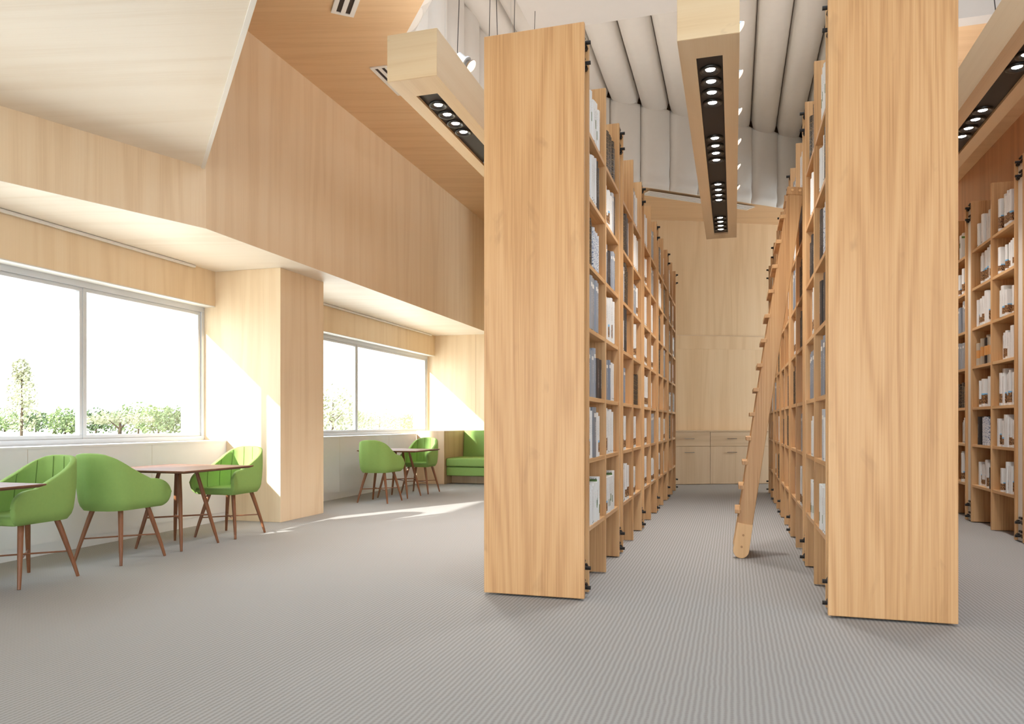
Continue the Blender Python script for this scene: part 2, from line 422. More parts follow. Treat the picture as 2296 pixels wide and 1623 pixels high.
# far return wall behind the sofa and its corner
struct(MB().box(-6.4, -2.9, YR2, YR2+.3, 0, ZC+.1).build('wall_back_left', M['wall']))
struct(MB().box(XCOL-.003, XCOL+.003, YR2-.002, YR2, 1.0, ZS).build('trim_return_joint', M['cab']))
# angled far wall (set back behind the cabinets)
WP, WD = Vector((-.994,14.22)), Vector((.9136,.4066)).normalized(); WN = Vector((-WD.y, WD.x))
def far(s, off=0): p = WP + WD*s + WN*off; return (p.x, p.y)
S0, S1 = -2.05, 6.2
fw = empty('wall_far', (WP.x, WP.y, 0), math.atan2(WD.y, WD.x)); struct(fw)
def fbox(name, mat, s0, s1, o0, o1, z0, z1, parent=fw, bevel=0): return MB().box(s0, s1, o0, o1, z0, z1).build(name, mat, parent, bevel=bevel)
fbox('lower_panel', M['wall_rot'], S0, S1, .35, .6, 0, 2.563)
fbox('panel_band', M['wall_rot'], S0, S1, .35, .6, 2.564, 2.83)
fbox('upper_panel', M['wall_rot'], S0, S1, .362, .6, 2.83, ZC+.1)
fbox('panel_ledge', M['cab_x'], S0, S1, .345, .362, 2.815, 2.83)
struct(MB().box(-3.1, -2.9, 13.3, YR2, 0, ZC+.1).build('wall_far_return', M['wall']))
# right wall with openings for added windows
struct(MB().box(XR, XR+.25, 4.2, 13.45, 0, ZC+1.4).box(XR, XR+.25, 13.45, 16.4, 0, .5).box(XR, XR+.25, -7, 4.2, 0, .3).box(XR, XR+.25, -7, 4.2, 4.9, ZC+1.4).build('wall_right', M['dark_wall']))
struct(MB().box(XR+.10, XR+.11, 13.45, 16.4, .5, ZC).build('window_4', M['glass']))  # unseen, added to light the far wall from the right
w5 = struct(MB().box(XR+.10, XR+.11, -7, 4.2, .3, 4.9).build('window_5', M['roof_glass']))  # unseen, added to throw daylight onto the left wall and pier
for y_ in (-6.9,-4.2,-1.4,1.4,4.1): struct(MB().box(XR+.06, XR+.16, y_-.04, y_+.04, .3, 4.9).build('trim_window_post', M['frame']))
# wood ceiling ring around the coffer
ZF = 4.97
cofL = -3.2
def farline(x): return 12.57 + .86*(x+1.066)     # bend line / far coffer edge
A = (cofL,6.95); B = (cofL,farline(cofL)); Cc = (1.55,farline(1.55)); D = (1.55,8.0); E = (XR,8.0); F = (-2.35,5.90); G = (XR,3.42)
def zc(x, y):                                     # ceiling falls a little from the left wall to the far wall
    t = min(1, max(0, (x-XB)/3.6)); return ZC + (ZF-ZC)*t
def plate(mb, poly):
    n = len(poly); b = len(mb.v)
    a = sum(poly[i][0]*poly[(i+1)%n][1]-poly[(i+1)%n][0]*poly[i][1] for i in range(n))
    if a < 0: poly = poly[::-1]
    vs = [(p[0],p[1],zc(*p)) for p in poly] + [(p[0],p[1],zc(*p)+.12) for p in poly]
    mb.add(vs, [tuple(range(n-1,-1,-1)), tuple(range(n,2*n))] + [(i,(i+1)%n,n+(i+1)%n,n+i) for i in range(n)])
mb = MB()
plate(mb, [(XB-.1,5.6), A, B, (XB-.1,YR2)])
plate(mb, [(XB-.1,YR2), B, (-2.9,YR2)]); plate(mb, [(-2.9,YR2), B, Cc, far(S1,.4), far(S0,.4)])
plate(mb, [Cc, D, E, (7,8.0), (7,18), far(S1,.4)])
plate(mb, [A, (XB-.1,5.6), (XB-.1,5.0), (-3.7,4.55), F])
struct(mb.build('ceiling', M['ceil']))
# dropped ceiling with white edge
e0, e1 = Vector((-4.70,5.80)), Vector((-2.575,3.58)); ed = (e1-e0).normalized(); e2 = e0 + ed*11.4
poly = [tuple(e0), tuple(e2), (XR,-7), (J[0]-.1,-7), (J[0]-.02,J[1])]
struct(MB().prism(poly, ZD, ZD+.1).build('ceiling_dropped', M['drop']))
en = Vector((-ed.y, ed.x))*-1
en = Vector((ed.y,-ed.x)); en = en if en.x+en.y > 0 else -en
q = lambda p, o: (p.x+en.x*o, p.y+en.y*o)
struct(MB().prism([q(e0,0), q(e2,0), q(e2,.03), q(e0,.03)], ZD-.012, ZD+.14).build('trim_dropped_edge', M['white']))
struct(MB().prism([q(e0,-.1), q(e2,-.1), q(e2,-.02), q(e0,-.02)], ZD+.1, 9.5).build('wall_dropped_fascia', M['plaster']))  # unseen; raised far above the ceiling to keep direct sun out
struct(MB().box(XBOX-.5, XBOX, -6.9, J[1], ZS, ZD+.1).build('wall_left_over_window', M['wall']))
# coffer: roof slab, padded strips, side pads, flat white panel
struct(MB().box(-3.5, XR+.2, 8.0, 18, 6.46, 6.56).box(-3.5, -2.35, 5.0, 8.0, 6.46, 6.56).build('ceiling_coffer_roof', M['shade']))
mb = MB(); mb.box(1.545, 1.7, 8.16, 15.2, ZF-.002, 6.5); mb.box(1.545, XR+.2, 7.985, 8.15, ZF-.002, 6.5)
struct(mb.build('wall_coffer_right', M['plaster']))
mb = MB(); mb.wallseg((Cc[0]+.2,Cc[1]+.34), (B[0]-.2,B[1]), ZF+.05, 6.5, -.1); mb.box(cofL-.2, cofL-.1, 6.9, B[1], 5.12, 6.5)
struct(mb.build('wall_coffer_backing', M['shade']))
struct(MB().box(-2.4, XR+.2, 7.6, 9.03, 6.0, 6.12).build('ceiling_flat_panel', M['plaster'], bevel=.01))
struct(MB().box(-2.45, XR+.2, 7.5, 7.62, 6.0, 6.9).build('wall_skylight_upstand', M['plaster']))  # unseen edge of the added roof light

def bulge(t): return (max(0, 1-abs(2*t-1)**2.6))**.5
W = .436
LN = Vector((.758,.652)); NN = Vector((.652,-.758))
names = ['first','second','third','fourth','fifth','sixth','seventh','eighth','ninth','tenth','eleventh','twelfth','thirteenth','fourteenth','fifteenth','sixteenth','seventeenth']
nst = 0
xs = -1.478 - 4*W + .02
ends = []
while xs < 1.5:
    x0, x1 = xs+.003, xs+W-.003; xs += W
    if x0 < cofL: continue
    x1 = min(x1, 1.54)
    root = empty('ceiling_baffle', ((x0+x1)/2, farline((x0+x1)/2), ZF))
    nst += 1
    tag(root, 'cream padded ceiling strip bending down the coffer, %s from the left' % names[nst-1], 'ceiling panel', 'padded strips of the ceiling coffer')
    ox, oy, oz = root.location
    ys = 5.2 if x1 < -2.4 else 7.8
    def top(u, v):
        x = x0+(x1-x0)*u; ye = farline(x)+.02 - .09*(1-bulge(u))
        y = ys + (ye-ys)*(1-(1-v)**1.6)
        k = bulge(u)*min(1, ((1-v)/.05)**.5*1.0 if v > .95 else 1)
        sag = .02*math.sin(y*3+x*7)*bulge(u)
        return (x-ox, y-oy, 6.4 - .19*k - sag*.3 - oz)
    mb = MB().grid(top, 14, 40)
    mb.box(x0-ox+.01, x1-ox-.01, ys-oy, farline(x0)-oy-.02, 6.4-oz, 6.45-oz)
    mb.build('ceiling_roll', M['padding'], root, smooth=True, angle=60)
    def drop(u, v):
        x = x0+(x1-x0)*u
        k = bulge(u)*(max(0,1-(max(0,(.1-v))/.1)**2)**.5)*(max(0,1-(max(0,(v-.95))/.05)**2)**.5)
        fold = .02*math.exp(-((v-.12-.18*abs(u-.5))**2)/.004)*(1 if v < .4 else 0)
        p = Vector((x, farline(x))) + NN*(.015+.11*k-fold*k)
        return (p.x-ox, p.y-oy, ZF + .005 + (6.3-ZF)*v - oz)
    MB().grid(drop, 14, 36).build('drop_panel', M['padding'], root, smooth=True, angle=60)
# pads on the left side of the coffer
def side_pad(a, b, label):
    a, b = Vector(a), Vector(b); d = (b-a).normalized(); n = Vector((d.y,-d.x))
    if n.dot(Vector((0,9))-a) < 0: n = -n
    root = empty('ceiling_pad', (a.x, a.y, ZF))
    tag(root, label, 'ceiling panel', 'padded side panels of the ceiling coffer')
    L = (b-a).length
    def fn(u, v):
        k = bulge(u)*(max(0,1-(max(0,(.1-v))/.1)**2)**.5)*(max(0,1-(max(0,(v-.9))/.1)**2)**.5)
        p = d*(.01+u*(L-.02)) + n*(-.01+.13*k)
        z = zc(a.x, a.y)-ZF
        return (p.x, p.y, z + (6.42-zc(a.x,a.y))*v)
    MB().grid(fn, 14, 30).build('padding', M['padding'], root, smooth=True, angle=60)
yy = 6.95; i = 0
while yy < B[1]-.2:
    y2 = min(yy+.56, B[1]); side_pad((cofL-.02,yy), (cofL-.02,y2), 'cream padded panel on the left side of the ceiling coffer, %s along' % names[i]); yy = y2; i += 1
e1v = (Vector(F)-Vector(A)).normalized()
for i in range(2):
    p = Vector(A)+e1v*.56*i; qq = p+e1v*.56
    side_pad(tuple(p), tuple(qq), ('cream padded panel at the left corner of the ceiling coffer, ' if i == 0 else 'cream padded panel on the slanting near side of the coffer, ') + ['first','second','third'][i])
mb = MB().wallseg((F[0],F[1]), (A[0],A[1]), ZF+.12, 6.5, -.1)
struct(mb.build('wall_coffer_near', M['plaster']))

# ------------------------------------------------------------------ ceiling vents
def vent(loc, rz, w, L, label, slots=2, inside='vent_in'):
    r = empty('ceiling_vent', loc, rz); tag(r, label, 'air vent')
    f = MB(); n = slots; sw = w/(2*n+1)
    f.box(0, w, 0, .035, -.012, 0); f.box(0, w, L-.035, L, -.012, 0)
    for i in range(n+1): f.box(2*i*sw, (2*i+1)*sw, .035, L-.035, -.012, 0)
    f.build('vent_frame', M['white'], r)
    for i in range(n):
        MB().box((2*i+1)*sw, (2*i+2)*sw, .035, L-.035, -.004, 0).build('slot', M[inside], r)
vent((-3.49,6.45,zc(-3.45,6.45)-.001), math.atan2(.78,-.63)-PI/2+PI, .215, 1.1, 'white double-slot vent in the wood ceiling at the top edge of the photo')
vent((-3.83,7.44,zc(-3.75,7.5)-.001), 0, .2, .72, 'white double-slot vent in the wood ceiling beside the left beam light end')
# long slot diffuser over the far strip of ceiling
va = Vector((-1.47,12.62)); vb = Vector((.50,14.30)); vd = (vb-va)
vent((va.x, va.y, ZF-.001), math.atan2(vd.y, vd.x)-PI/2, .21, vd.length*.86, 'long white slot diffuser in the far ceiling below the padded strips', 3, 'vent_gr')

# ------------------------------------------------------------------ far cabinets
cw = .829; s_div = None
def ray_far(u):
    r = (u-PU)/FOC; a = (r*CS-SN)/(r*SN+CS)
    y = (WP.y - .445*WP.x)/(1-.445*a); return (Vector((a*y,y))-WP).dot(WD)
sd = ray_far(1592.6)
ci = 0
descr = {-1:'left-hand flush wood cabinet under the far wall ledge, handles left of the joint', 0:'middle flush wood cabinet at the end of the aisle', 1:'flush wood cabinet at the aisle end, right of the ladder', -2:'flush wood cabinet at the far wall, hidden mostly by the left bookcases'}
for k in (-1, 0, 1):
    s0 = sd + cw*k
    p = far(s0); r = empty('base_cabinet', (p[0], p[1], 0), math.atan2(WD.y, WD.x))
    tag(r, descr[k], 'cabinet', 'cabinets along the far wall')
    MB().box(.003, cw-.003, .02, .345, .002, .985).build('body', M['cab'], r)
    d = MB().box(.003, cw-.003, 0, .0195, .715, .983).build('drawer', M['cab_x'], r, bevel=.002)
    o = MB().box(.003, cw-.003, 0, .0195, .01, .709).build('door', M['cab'], r, bevel=.002)
    for par, z in ((d, .855), (o, .60)):
        MB().tube([(cw/2-.095,-.03,z),(cw/2+.095,-.03,z)], .007, 8).tube([(cw/2-.075,0,z),(cw/2-.075,-.03,z)], .005, 6).tube([(cw/2+.075,0,z),(cw/2+.075,-.03,z)], .005, 6).build('handle', M['chrome'], par, smooth=True)
p = far(S0); r = MB().box(0, 5.2, -.012, .349, .986, 1.01).build('worktop', M['cab_x'], bevel=.003)
r.location = (p[0], p[1], 0); r.rotation_euler = (0,0,math.atan2(WD.y, WD.x)); tag(r, 'wooden counter ledge running along the top of the far cabinets', 'worktop')

# ------------------------------------------------------------------ bookcases
CH = 3.71; UT = .029; BAY = .671; ML = 3*UT+2*BAY; PER = 1.625; SH = [.44,.905,1.33,1.80,2.24,2.70,3.14]   # shelf tops
DEP = .66
def connector(parent, y0, y1, z, side, x):
    """black joining bolt bridging the gap between two uprights"""
    mb = MB()
    mb.tube([(x-side*.02,y0+.002,z),(x-side*.02,y1-.002,z)], .011, 8)
    ym = (y0+y1)/2
    for yb in (y0+.03, y1-.03): mb.tube([(x-side*.02,yb-.018,z),(x-side*.02,yb+.018,z)], .020, 6)
    mb.tube([(x-side*.05,ym,z),(x+side*.03,ym,z)], .013, 8)
    mb.tube([(x-side*.02,ym-.03,z+.042),(x-side*.02,ym+.03,z+.042)], .012, 8)
    mb.build('connector_bolt', M['black'], parent, smooth=True)
up_proto = None
def make_case():
    r = empty('bookcase')
    for k in range(3):
        y0 = k*(UT+BAY)
        MB().box(-DEP/2, DEP/2, y0, y0+UT, .008, CH).build('upright', M['case'], r, bevel=.004)
    for b in range(2):
        y0 = UT + b*(UT+BAY)
        for z in SH:
            MB().box(-DEP/2+.008, DEP/2-.008, y0, y0+BAY, z-.031, z).build('shelf', M['case_y'], r, bevel=.002)
        MB().box(-.012, .012, y0, y0+BAY, .008, CH-.25).build('back_panel', M['case'], r)
    MB().box(-DEP/2+.027, DEP/2-.027, ML+.001, PER-.001, .01, CH-.03).build('filler_strip', M['filler'], r)
    for z in (.06,.19,3.53,3.665):
        for s in (1,-1): connector(r, ML, PER, z, s, s*DEP/2)
    return r
proto = make_case()
ROWS = {'left': (-1.2665, 4.99, range(0,5), 1), 'middle': (.876, 4.99, range(0,5), -1), 'right': (2.634+DEP/2, 5.16, range(1,4), -1)}
first = True
ordn = ['nearest','second','third','fourth','farthest']
for row, (xc, y0, idx, side) in ROWS.items():
    for i in idx:
        if first: c = proto; first = False
        else: c = dup(proto)
        c.location = (xc, y0+PER*i, 0)
        w = ordn[i] if row != 'right' else ['','nearest visible','second','farthest visible'][i]
        tag(c, {'left':'tall oak bookcase, %s in the row left of the aisle','middle':'tall oak bookcase, %s in the row right of the ladder aisle','right':'tall oak bookcase, %s in the dim row at the right edge'}[row] % w, 'bookcase', 'tall bookcases in %s row' % row)
for xc, nm in ((-1.2665,'left'), (.876,'right')):
    r = empty('bookcase_end_panel', (xc, 4.785, 0))
    tag(r, 'broad wooden end panel closing the %s bookcase row, facing the camera' % nm, 'end panel', 'end panels of the bookcase rows')
    MB().box(-.3415, .3415, -.015, .018, .012, 3.742).build('board', M['end'], r, bevel=.005)
    MB().box(-DEP/2+.027, DEP/2-.027, .0185, .203, .02, 3.68).build('filler_strip', M['filler'], r)
    for z in (.06,.19,3.53,3.665):
        for s in (1,-1): connector(r, .018, .203, z, s, s*DEP/2)

# ------------------------------------------------------------------ books
def unit_book(style):
    """depth along +x from the spine at x=0, thickness along y, height along z, all of unit size"""
    me = bpy.data.meshes.new('book'); bm = bmesh.new(); uvl = bm.loops.layers.uv.new('UVMap')
    def quad(ps, uvs):
        f = bm.faces.new([bm.verts.new(p) for p in ps])
        for l, q in zip(f.loops, uvs): l[uvl].uv = q
    prof = [(.06,0),(.02,.06),(0,.28),(-.012,.5),(0,.72),(.02,.94),(.06,1)]
    for a, b in zip(prof, prof[1:]):           # spine strip
        quad([(b[0],b[1],0),(a[0],a[1],0),(a[0],a[1],1),(b[0],b[1],1)], [(b[1],0),(a[1],0),(a[1],1),(b[1],1)])
        quad([(a[0],a[1],0),(b[0],b[1],0),(.06,.5,0),(.06,.5,0.0001)], [(a[1],0)]*4)
        quad([(b[0],b[1],1),(a[0],a[1],1),(.06,.5,1),(.06,.5,.9999)], [(a[1],1)]*4)
    t = .08
    for y0, y1 in ((0,t),(1-t,1)):             # two boards
        q = [(.06,y0),(1,y0),(1,y1),(.06,y1)]
        for i in range(4):
            a, b = q[i], q[(i+1)%4]
            ua, ub = 1+a[0], 1+b[0]
            quad([(a[0],a[1],0),(b[0],b[1],0),(b[0],b[1],1),(a[0],a[1],1)], [(ua,0),(ub,0),(ub,1),(ua,1)])
        quad([(p[0],p[1],1) for p in q], [(1.5,1)]*4); quad([(p[0],p[1],0) for p in q[::-1]], [(1.5,0)]*4)
    bmesh.ops.remove_doubles(bm, verts=bm.verts, dist=.0005)
    bmesh.ops.recalc_face_normals(bm, faces=bm.faces)
    bm.to_mesh(me); bm.free(); me.materials.append(BM[style])
    return me
UB = {s: unit_book(s) for s in BM}
pg = MB().box(.03, .97, .081, .919, .014, .986)
pgo = pg.build('page_block', M['pages']); PGM = pgo.data; bpy.data.objects.remove(pgo)
ADJ = {'picture':'white picture-spined','white':'plain white','grey':'grey','dark':'dark','antique':'ornate dark','green':'white green-marked','tan':'tan-banded','blue':'blue-patterned white'}
# what stands on each shelf, top shelf first: list of (style, how many)
LEFT = {0: [['green*9'],['white*6','dark*2'],['antique*2','dark*1','blue*5'],['white*1','grey*4'],['grey*3','dark*2'],['picture*3','grey*1','picture*2'],['picture*2','white*2','green*4']],
        1: [['antique*5','dark*1'],['picture*6','grey*1','dark*1'],['grey*2','dark*2','grey*3'],['picture*6'],['grey*3','white*2'],['picture*2','white*3'],['picture*2','green*5']],
        2: [[],['antique*3','dark*2','white*1'],['grey*2','antique*4'],['white*1','dark*3'],['grey*2'],['picture*4'],['white*3','picture*3']],
        3: [['grey*2','white*2'],['white*5'],['grey*4','picture*2'],['picture*4'],['antique*6'],['picture*4'],['picture*3']],
        4: [['white*4'],['picture*4'],['white*4'],['picture*5'],['picture*5'],['picture*4'],['picture*4']],
        5: [['grey*3'],['grey*3'],['white*4'],['picture*4'],['white*2'],['grey*4'],['dark*2','picture*3']]}
MID = {0: [['green*6'],['antique*2','white*4'],['blue*3','dark*2'],['dark*4'],['dark*1','grey*3'],['white*2','grey*1'],['white*3','green*3']],
       1: [['antique*5'],['white*5'],['dark*4'],['picture*4'],['grey*4'],['white*3'],['white*2','green*4']],
       2: [['white*4'],['dark*4'],['antique*5'],['dark*5'],['grey*1'],['grey*3'],['picture*4']],
       3: [['grey*4'],['white*4'],['grey*4'],['picture*4'],['antique*5'],['white*2'],['white*2']]}
RIGHT = {4: [['picture*9'],['picture*9'],['picture*8'],['picture*7'],['picture*9'],['picture*9'],['picture*8']],
         5: [['white*7'],['picture*8'],['picture*8'],['tan*7'],['picture*7'],['blue*5','dark*2'],['dark*1','picture*8']],
         6: [['green*4','picture*4'],['picture*5'],['grey*6'],['grey*6'],['antique*6'],['white*7'],['picture*7']]}
RT = ['top shelf','second shelf down','third shelf down','fourth shelf down','fifth shelf down','sixth shelf down','lowest shelf']
BN = ['nearest bay','second bay','third bay','fourth bay','fifth bay','sixth bay','seventh bay','eighth bay','ninth bay','tenth bay']
POS = ['first','second','third','fourth','fifth','sixth','seventh','eighth','ninth','tenth','eleventh']
HT = {'picture':(.24,.33),'white':(.25,.33),'grey':(.27,.34),'dark':(.24,.33),'antique':(.24,.34),'green':(.25,.31),'tan':(.25,.3),'blue':(.27,.3)}
TK = {'picture':(.022,.04),'white':(.025,.045),'grey':(.035,.06),'dark':(.032,.055),'antique':(.032,.05),'green':(.018,.034),'tan':(.03,.045),'blue':(.026,.04)}
books = []
for row, (xc, y0, idx, side) in ROWS.items():
    xf = xc + side*DEP/2
    table = {'left':LEFT,'middle':MID,'right':RIGHT}[row]
    for mi in idx:
        for b in range(2):
            bay = mi*2+b
            if row == 'right' and bay not in (3,4,5,6): continue
            ya = y0+PER*mi + UT + b*(UT+BAY)
            spec = table.get(bay)
            for r in range(7):
                z = SH[6-r]; room = (CH-.02 if r == 0 else SH[7-r]-.036) - z
                if spec: cont = spec[r]
                elif row == 'right': cont = ['picture*8']
                else:
                    st = R.choice(['picture','picture','white','grey','dark','antique','white','picture'])
                    cont = [st+'*%d' % R.randint(2,5)]
                    if R.random() < .3: cont.append(R.choice(['dark','grey','white'])+'*1')
                    if R.random() < .06: cont = []
                y = ya + R.uniform(.004,.02); n = 0
                tot = sum(int(q.split('*')[1])*sum(TK[q.split('*')[0]])/2 for q in cont)
                fit = min(2.4, R.uniform(.40,.52)/tot) if tot else 1
                if row == 'right': fit = R.uniform(.45,.54)/tot if tot else 1
                big = R.uniform(.96,1.06)
                if row == 'right': y = ya + .004
                for it in cont:
                    st, k = it.split('*')
                    hb = R.uniform(*HT[st])
                    for _ in range(int(k)):
                        t = R.uniform(*TK[st])*fit
                        h = min(room-.02, (hb*.9+R.uniform(*HT[st])*.15)*big + R.uniform(-.022,.022))
                        if row == 'right': h = min(room-.02, h+R.uniform(-.03,.035))
                        if row == 'left' and bay == 0 and r == 3 and st == 'grey': h = min(room-.02,.37)
                        if row == 'left' and bay == 2 and r == 3 and st == 'dark': h = min(room-.015,.42); t = .06
                        if row == 'left' and bay in (0,1) and r == 6: h = .315 if (it == cont[-1] and _ == int(k)-1) else min(h, .282)
                        dep = R.uniform(.17,.21) if st in ('picture','white','green') else R.uniform(.19,.235)
                        setb = R.uniform(.006,.018) if row != 'right' else R.choice([.006,.01,.016,.04,.055])
                        if y+t > ya+BAY-.03: break
                        books.append(dict(row=row, bay=bay, r=r, n=n, st=st, y=y, t=t, h=h, d=dep, x=xf-side*setb, z=z, side=side))
                        y += t+.0015; n += 1
def area(b):
    x, y = b['x'], b['y']; lat = x*CS+y*SN; d = -x*SN+y*CS
    if d < .3: return 0
    u = PU+lat/d*FOC
    if u > 2300 or (b['row'] == 'right' and u < 2150): return 0
    v = PV-(b['z']+b['h']/2-EYE)/d*FOC
    if v < -20 or v > 1640: return 0
    u2 = PU+(x*CS+(y+b['t'])*SN)/(-x*SN+(y+b['t'])*CS)*FOC
    a = abs(u2-u)*b['h']/d*FOC
    return a
for b in books: b['a'] = area(b)
books = sorted([b for b in books if b['a'] > 0 or b['row'] != 'right'], key=lambda b: -b['a'])
ROWN = {'left':'left row','middle':'ladder row','right':'right-edge row'}
for i, b in enumerate(books[:300]):
    o = bpy.data.objects.new('book', UB[b['st']]); COL.objects.link(o)
    o.scale = (b['d'], b['t'], b['h'])
    if b['side'] > 0: o.rotation_euler = (0,0,PI); o.location = (b['x'], b['y']+b['t'], b['z']+.0005)
    else: o.location = (b['x'], b['y'], b['z']+.0005)
    bay = b['bay'] if b['row'] != 'right' else b['bay']-3
    tag(o, '%s book, %s from near end, %s, %s of %s' % (ADJ[b['st']], POS[b['n']], RT[b['r']], BN[bay], ROWN[b['row']]), 'book', 'books in the %s' % ROWN[b['row']])
    if b['row'] == 'left' and b['bay'] in (0,1) and b['r'] == 6 and abs(b['h']-.315) < 1e-6:
        tcu = bpy.data.curves.new('cover_lettering', 'FONT'); tcu.body = 'NIOR'; tcu.size = .029; tcu.extrude = .0004
        to = bpy.data.objects.new('cover_lettering', tcu); COL.objects.link(to); bpy.context.view_layer.update()
        tm = bpy.data.meshes.new_from_object(to.evaluated_get(bpy.context.evaluated_depsgraph_get())); bpy.data.objects.remove(to)
        tm.materials.clear(); tm.materials.append(M['ink'])
        tl = bpy.data.objects.new('cover_lettering', tm); COL.objects.link(tl); tl.parent = o
        want = Matrix.Translation((b['x']-.015, b['y']-.0008, b['z']+.289)) @ Matrix.Rotation(PI/2,4,'X') @ Matrix.Diagonal((-1.05,1,1,1))
        mw = Matrix.Translation(o.location) @ o.rotation_euler.to_matrix().to_4x4() @ Matrix.Diagonal((*o.scale,1))
        tl.matrix_local = mw.inverted() @ want
    p = bpy.data.objects.new('page_block', PGM); COL.objects.link(p); p.parent = o
# the rest of the books, far down the aisle, in one mesh
me = bpy.data.meshes.new('far_books'); bm = bmesh.new(); keys = list(BM)
for k in keys: me.materials.append(BM[k])
me.materials.append(M['pages'])
for b in books[300:]:
    if b['side'] > 0: mt = Matrix.Translation((b['x'], b['y']+b['t'], b['z']+.0005)) @ Matrix.Rotation(PI,4,'Z')
    else: mt = Matrix.Translation((b['x'], b['y'], b['z']+.0005))
    mt = mt @ Matrix.Diagonal((b['d'],b['t'],b['h'],1))
    for src, mi in ((UB[b['st']], keys.index(b['st'])), (PGM, len(keys))):
        nv, nf = len(bm.verts), len(bm.faces); bm.from_mesh(src)
        bm.verts.ensure_lookup_table(); bm.faces.ensure_lookup_table()
        bmesh.ops.transform(bm, matrix=mt, verts=bm.verts[nv:])
        for f in bm.faces[nf:]: f.material_index = mi
bm.to_mesh(me); bm.free()
o = bpy.data.objects.new('far_books', me); COL.objects.link(o); o['kind'] = 'stuff'; o['label'] = 'remaining small books on the far shelves of the bookcase rows'; o['category'] = 'books'

# ------------------------------------------------------------------ ladder
def ladder():
    r = empty('library_ladder', (.05, 6.66, 0)); tag(r, 'leaning oak library ladder with flat treads in the middle aisle', 'ladder')
    top = Vector((.447,0,3.07)); foot = Vector((0,0,0)); ax = (top-foot).normalized(); nrm = Vector((-ax.z,0,ax.x))  # nrm points to -x, up
    hw = .062
    def bar(mb, a, b, w0, w1, y0, y1):
        pa, pb = foot+ax*a, foot+ax*b
        vs = [pa+nrm*w0, pa+nrm*w1, pb+nrm*w1, pb+nrm*w0]
        mb.add([(p.x,y0,p.z) for p in vs]+[(p.x,y1,p.z) for p in vs], [(0,1,2,3),(7,6,5,4),(0,4,5,1),(1,5,6,2),(2,6,7,3),(3,7,4,0)])
    L = (top-foot).length
    for y in (0, .42):
        mb = MB(); bar(mb, .16, L, -hw, hw, y, y+.035); mb.build('stringer', M['ladder'], r, bevel=.004)
        # rounded foot block with two screws
        mb = MB(); n = 10; pts = [foot+ax*.30+nrm*hw*1.02, foot+ax*.30-nrm*hw*1.02]
        c = foot+ax*.068
        for k in range(n+1):
            a = PI*k/n
            pts.append(c - nrm*math.cos(a)*hw*1.05 - ax*math.sin(a)*.064)
        mn = min(p.z for p in pts)
        vs = [(p.x,y-.012,p.z-mn+.001) for p in pts]+[(p.x,y+.047,p.z-mn+.001) for p in pts]; m_ = len(pts)
        mb.add(vs, [tuple(range(m_)), tuple(range(2*m_-1,m_-1,-1))]+[(i,m_+i,m_+(i+1)%m_,(i+1)%m_) for i in range(m_)])
        ft = mb.build('foot', M['ladder_foot'], r, bevel=.003, fixn=True)
        for a in (.1,.2):
            q_ = foot+ax*a
            MB().tube([(q_.x,y-.011,q_.z),(q_.x,y-.019,q_.z)], .010, 10).build('screw', M['ladder'], ft, smooth=True)
        # hook plate with rivets at the top
        mb = MB(); bar(mb, L-.02, L+.045, -hw-.006, hw+.012, y-.008, y+.043); hk = mb.build('hook_plate', M['ladder'], r, bevel=.006)
        for w in (-.03,.03):
            q_ = foot+ax*(L+.015)+nrm*w
            MB().tube([(q_.x,y-.007,q_.z),(q_.x,y-.016,q_.z)], .011, 10).build('rivet', M['ladder_foot'], hk, smooth=True)
    k = .40
    while k < L-.15:
        c = foot+ax*k
        MB().box(c.x-.098, c.x+.055, .036, .419, c.z-.016, c.z+.016).box(c.x-.098, c.x-.05, -.004, .036, c.z-.016, c.z+.016).build('tread', M['ladder'], r, bevel=.003)
        k += .209
ladder()

# ------------------------------------------------------------------ pendant beam lights and spotlights
def make_beam():
    r = empty('pendant_beam_light', (0,0,0)); L = 5.68; w = .202; h = .352; rw = .09
    mb = MB()                                  # hollow box with a slot underneath, made of rails
    mb.box(-w, -rw, 0, L, 0, h); mb.box(rw, w, 0, L, 0, h)
    mb.box(-rw, rw, 0, .28, 0, h); mb.box(-rw, rw, L-.25, L, 0, h); mb.box(-rw, rw, .28, L-.25, .12, h)
    mb.build('housing', M['beam'], r)
    MB().box(-w+.001, w-.001, -.006, 0, .001, h-.001).build('end_cap', M['beam_end'], r, bevel=.002)
    MB().box(-rw+.001, rw-.001, .281, L-.251, .022, .119).build('lamp_channel', M['channel'], r)
    for g in range(4):
        for k in range(4):
            y = .52+1.375*g+.197*k
            d = MB().lathe([(.034,.0),(.046,-.006),(.054,-.014),(.070,-.018),(.077,-.013),(.078,0)], 24, org=(0,y,.0215)).build('downlight', M['ring'], r, smooth=True, angle=50)
            MB().lathe([(.0001,-.008),(.022,-.0075),(.034,-.003)], 20, org=(0,y,.0215)).build('bulb', M['lamp'], d, smooth=True)
    for y in (.9, 2.9, 4.9):
        MB().tube([(-.09,y,h),(-.09,y,6.0-3.72 if y < 4 else 6.15-3.72)], .0025, 6).build('suspension_wire', M['wire_w'], r)
    for y in (1.9, 3.9):
        MB().tube([(.05,y,h),(.11,y+.01,h+.35),(.06,y+.02,h+.9),(.04,y,6.0-3.72 if y < 3 else 6.2-3.72)], .004, 6).build('power_cable', M['wire'], r, smooth=True)
    return r
b1 = make_beam()
for i, (x, nm) in enumerate(((-2.306,'left of the bookcases'), (-.164,'above the middle aisle'), (1.978,'at the right edge above the dim row'))):
    o = b1 if i == 0 else dup(b1)
    o.location = (x, 5.16, 3.72); tag(o, 'long pale beam light with recessed lamps, %s' % nm, 'light fitting', 'pendant beam lights')
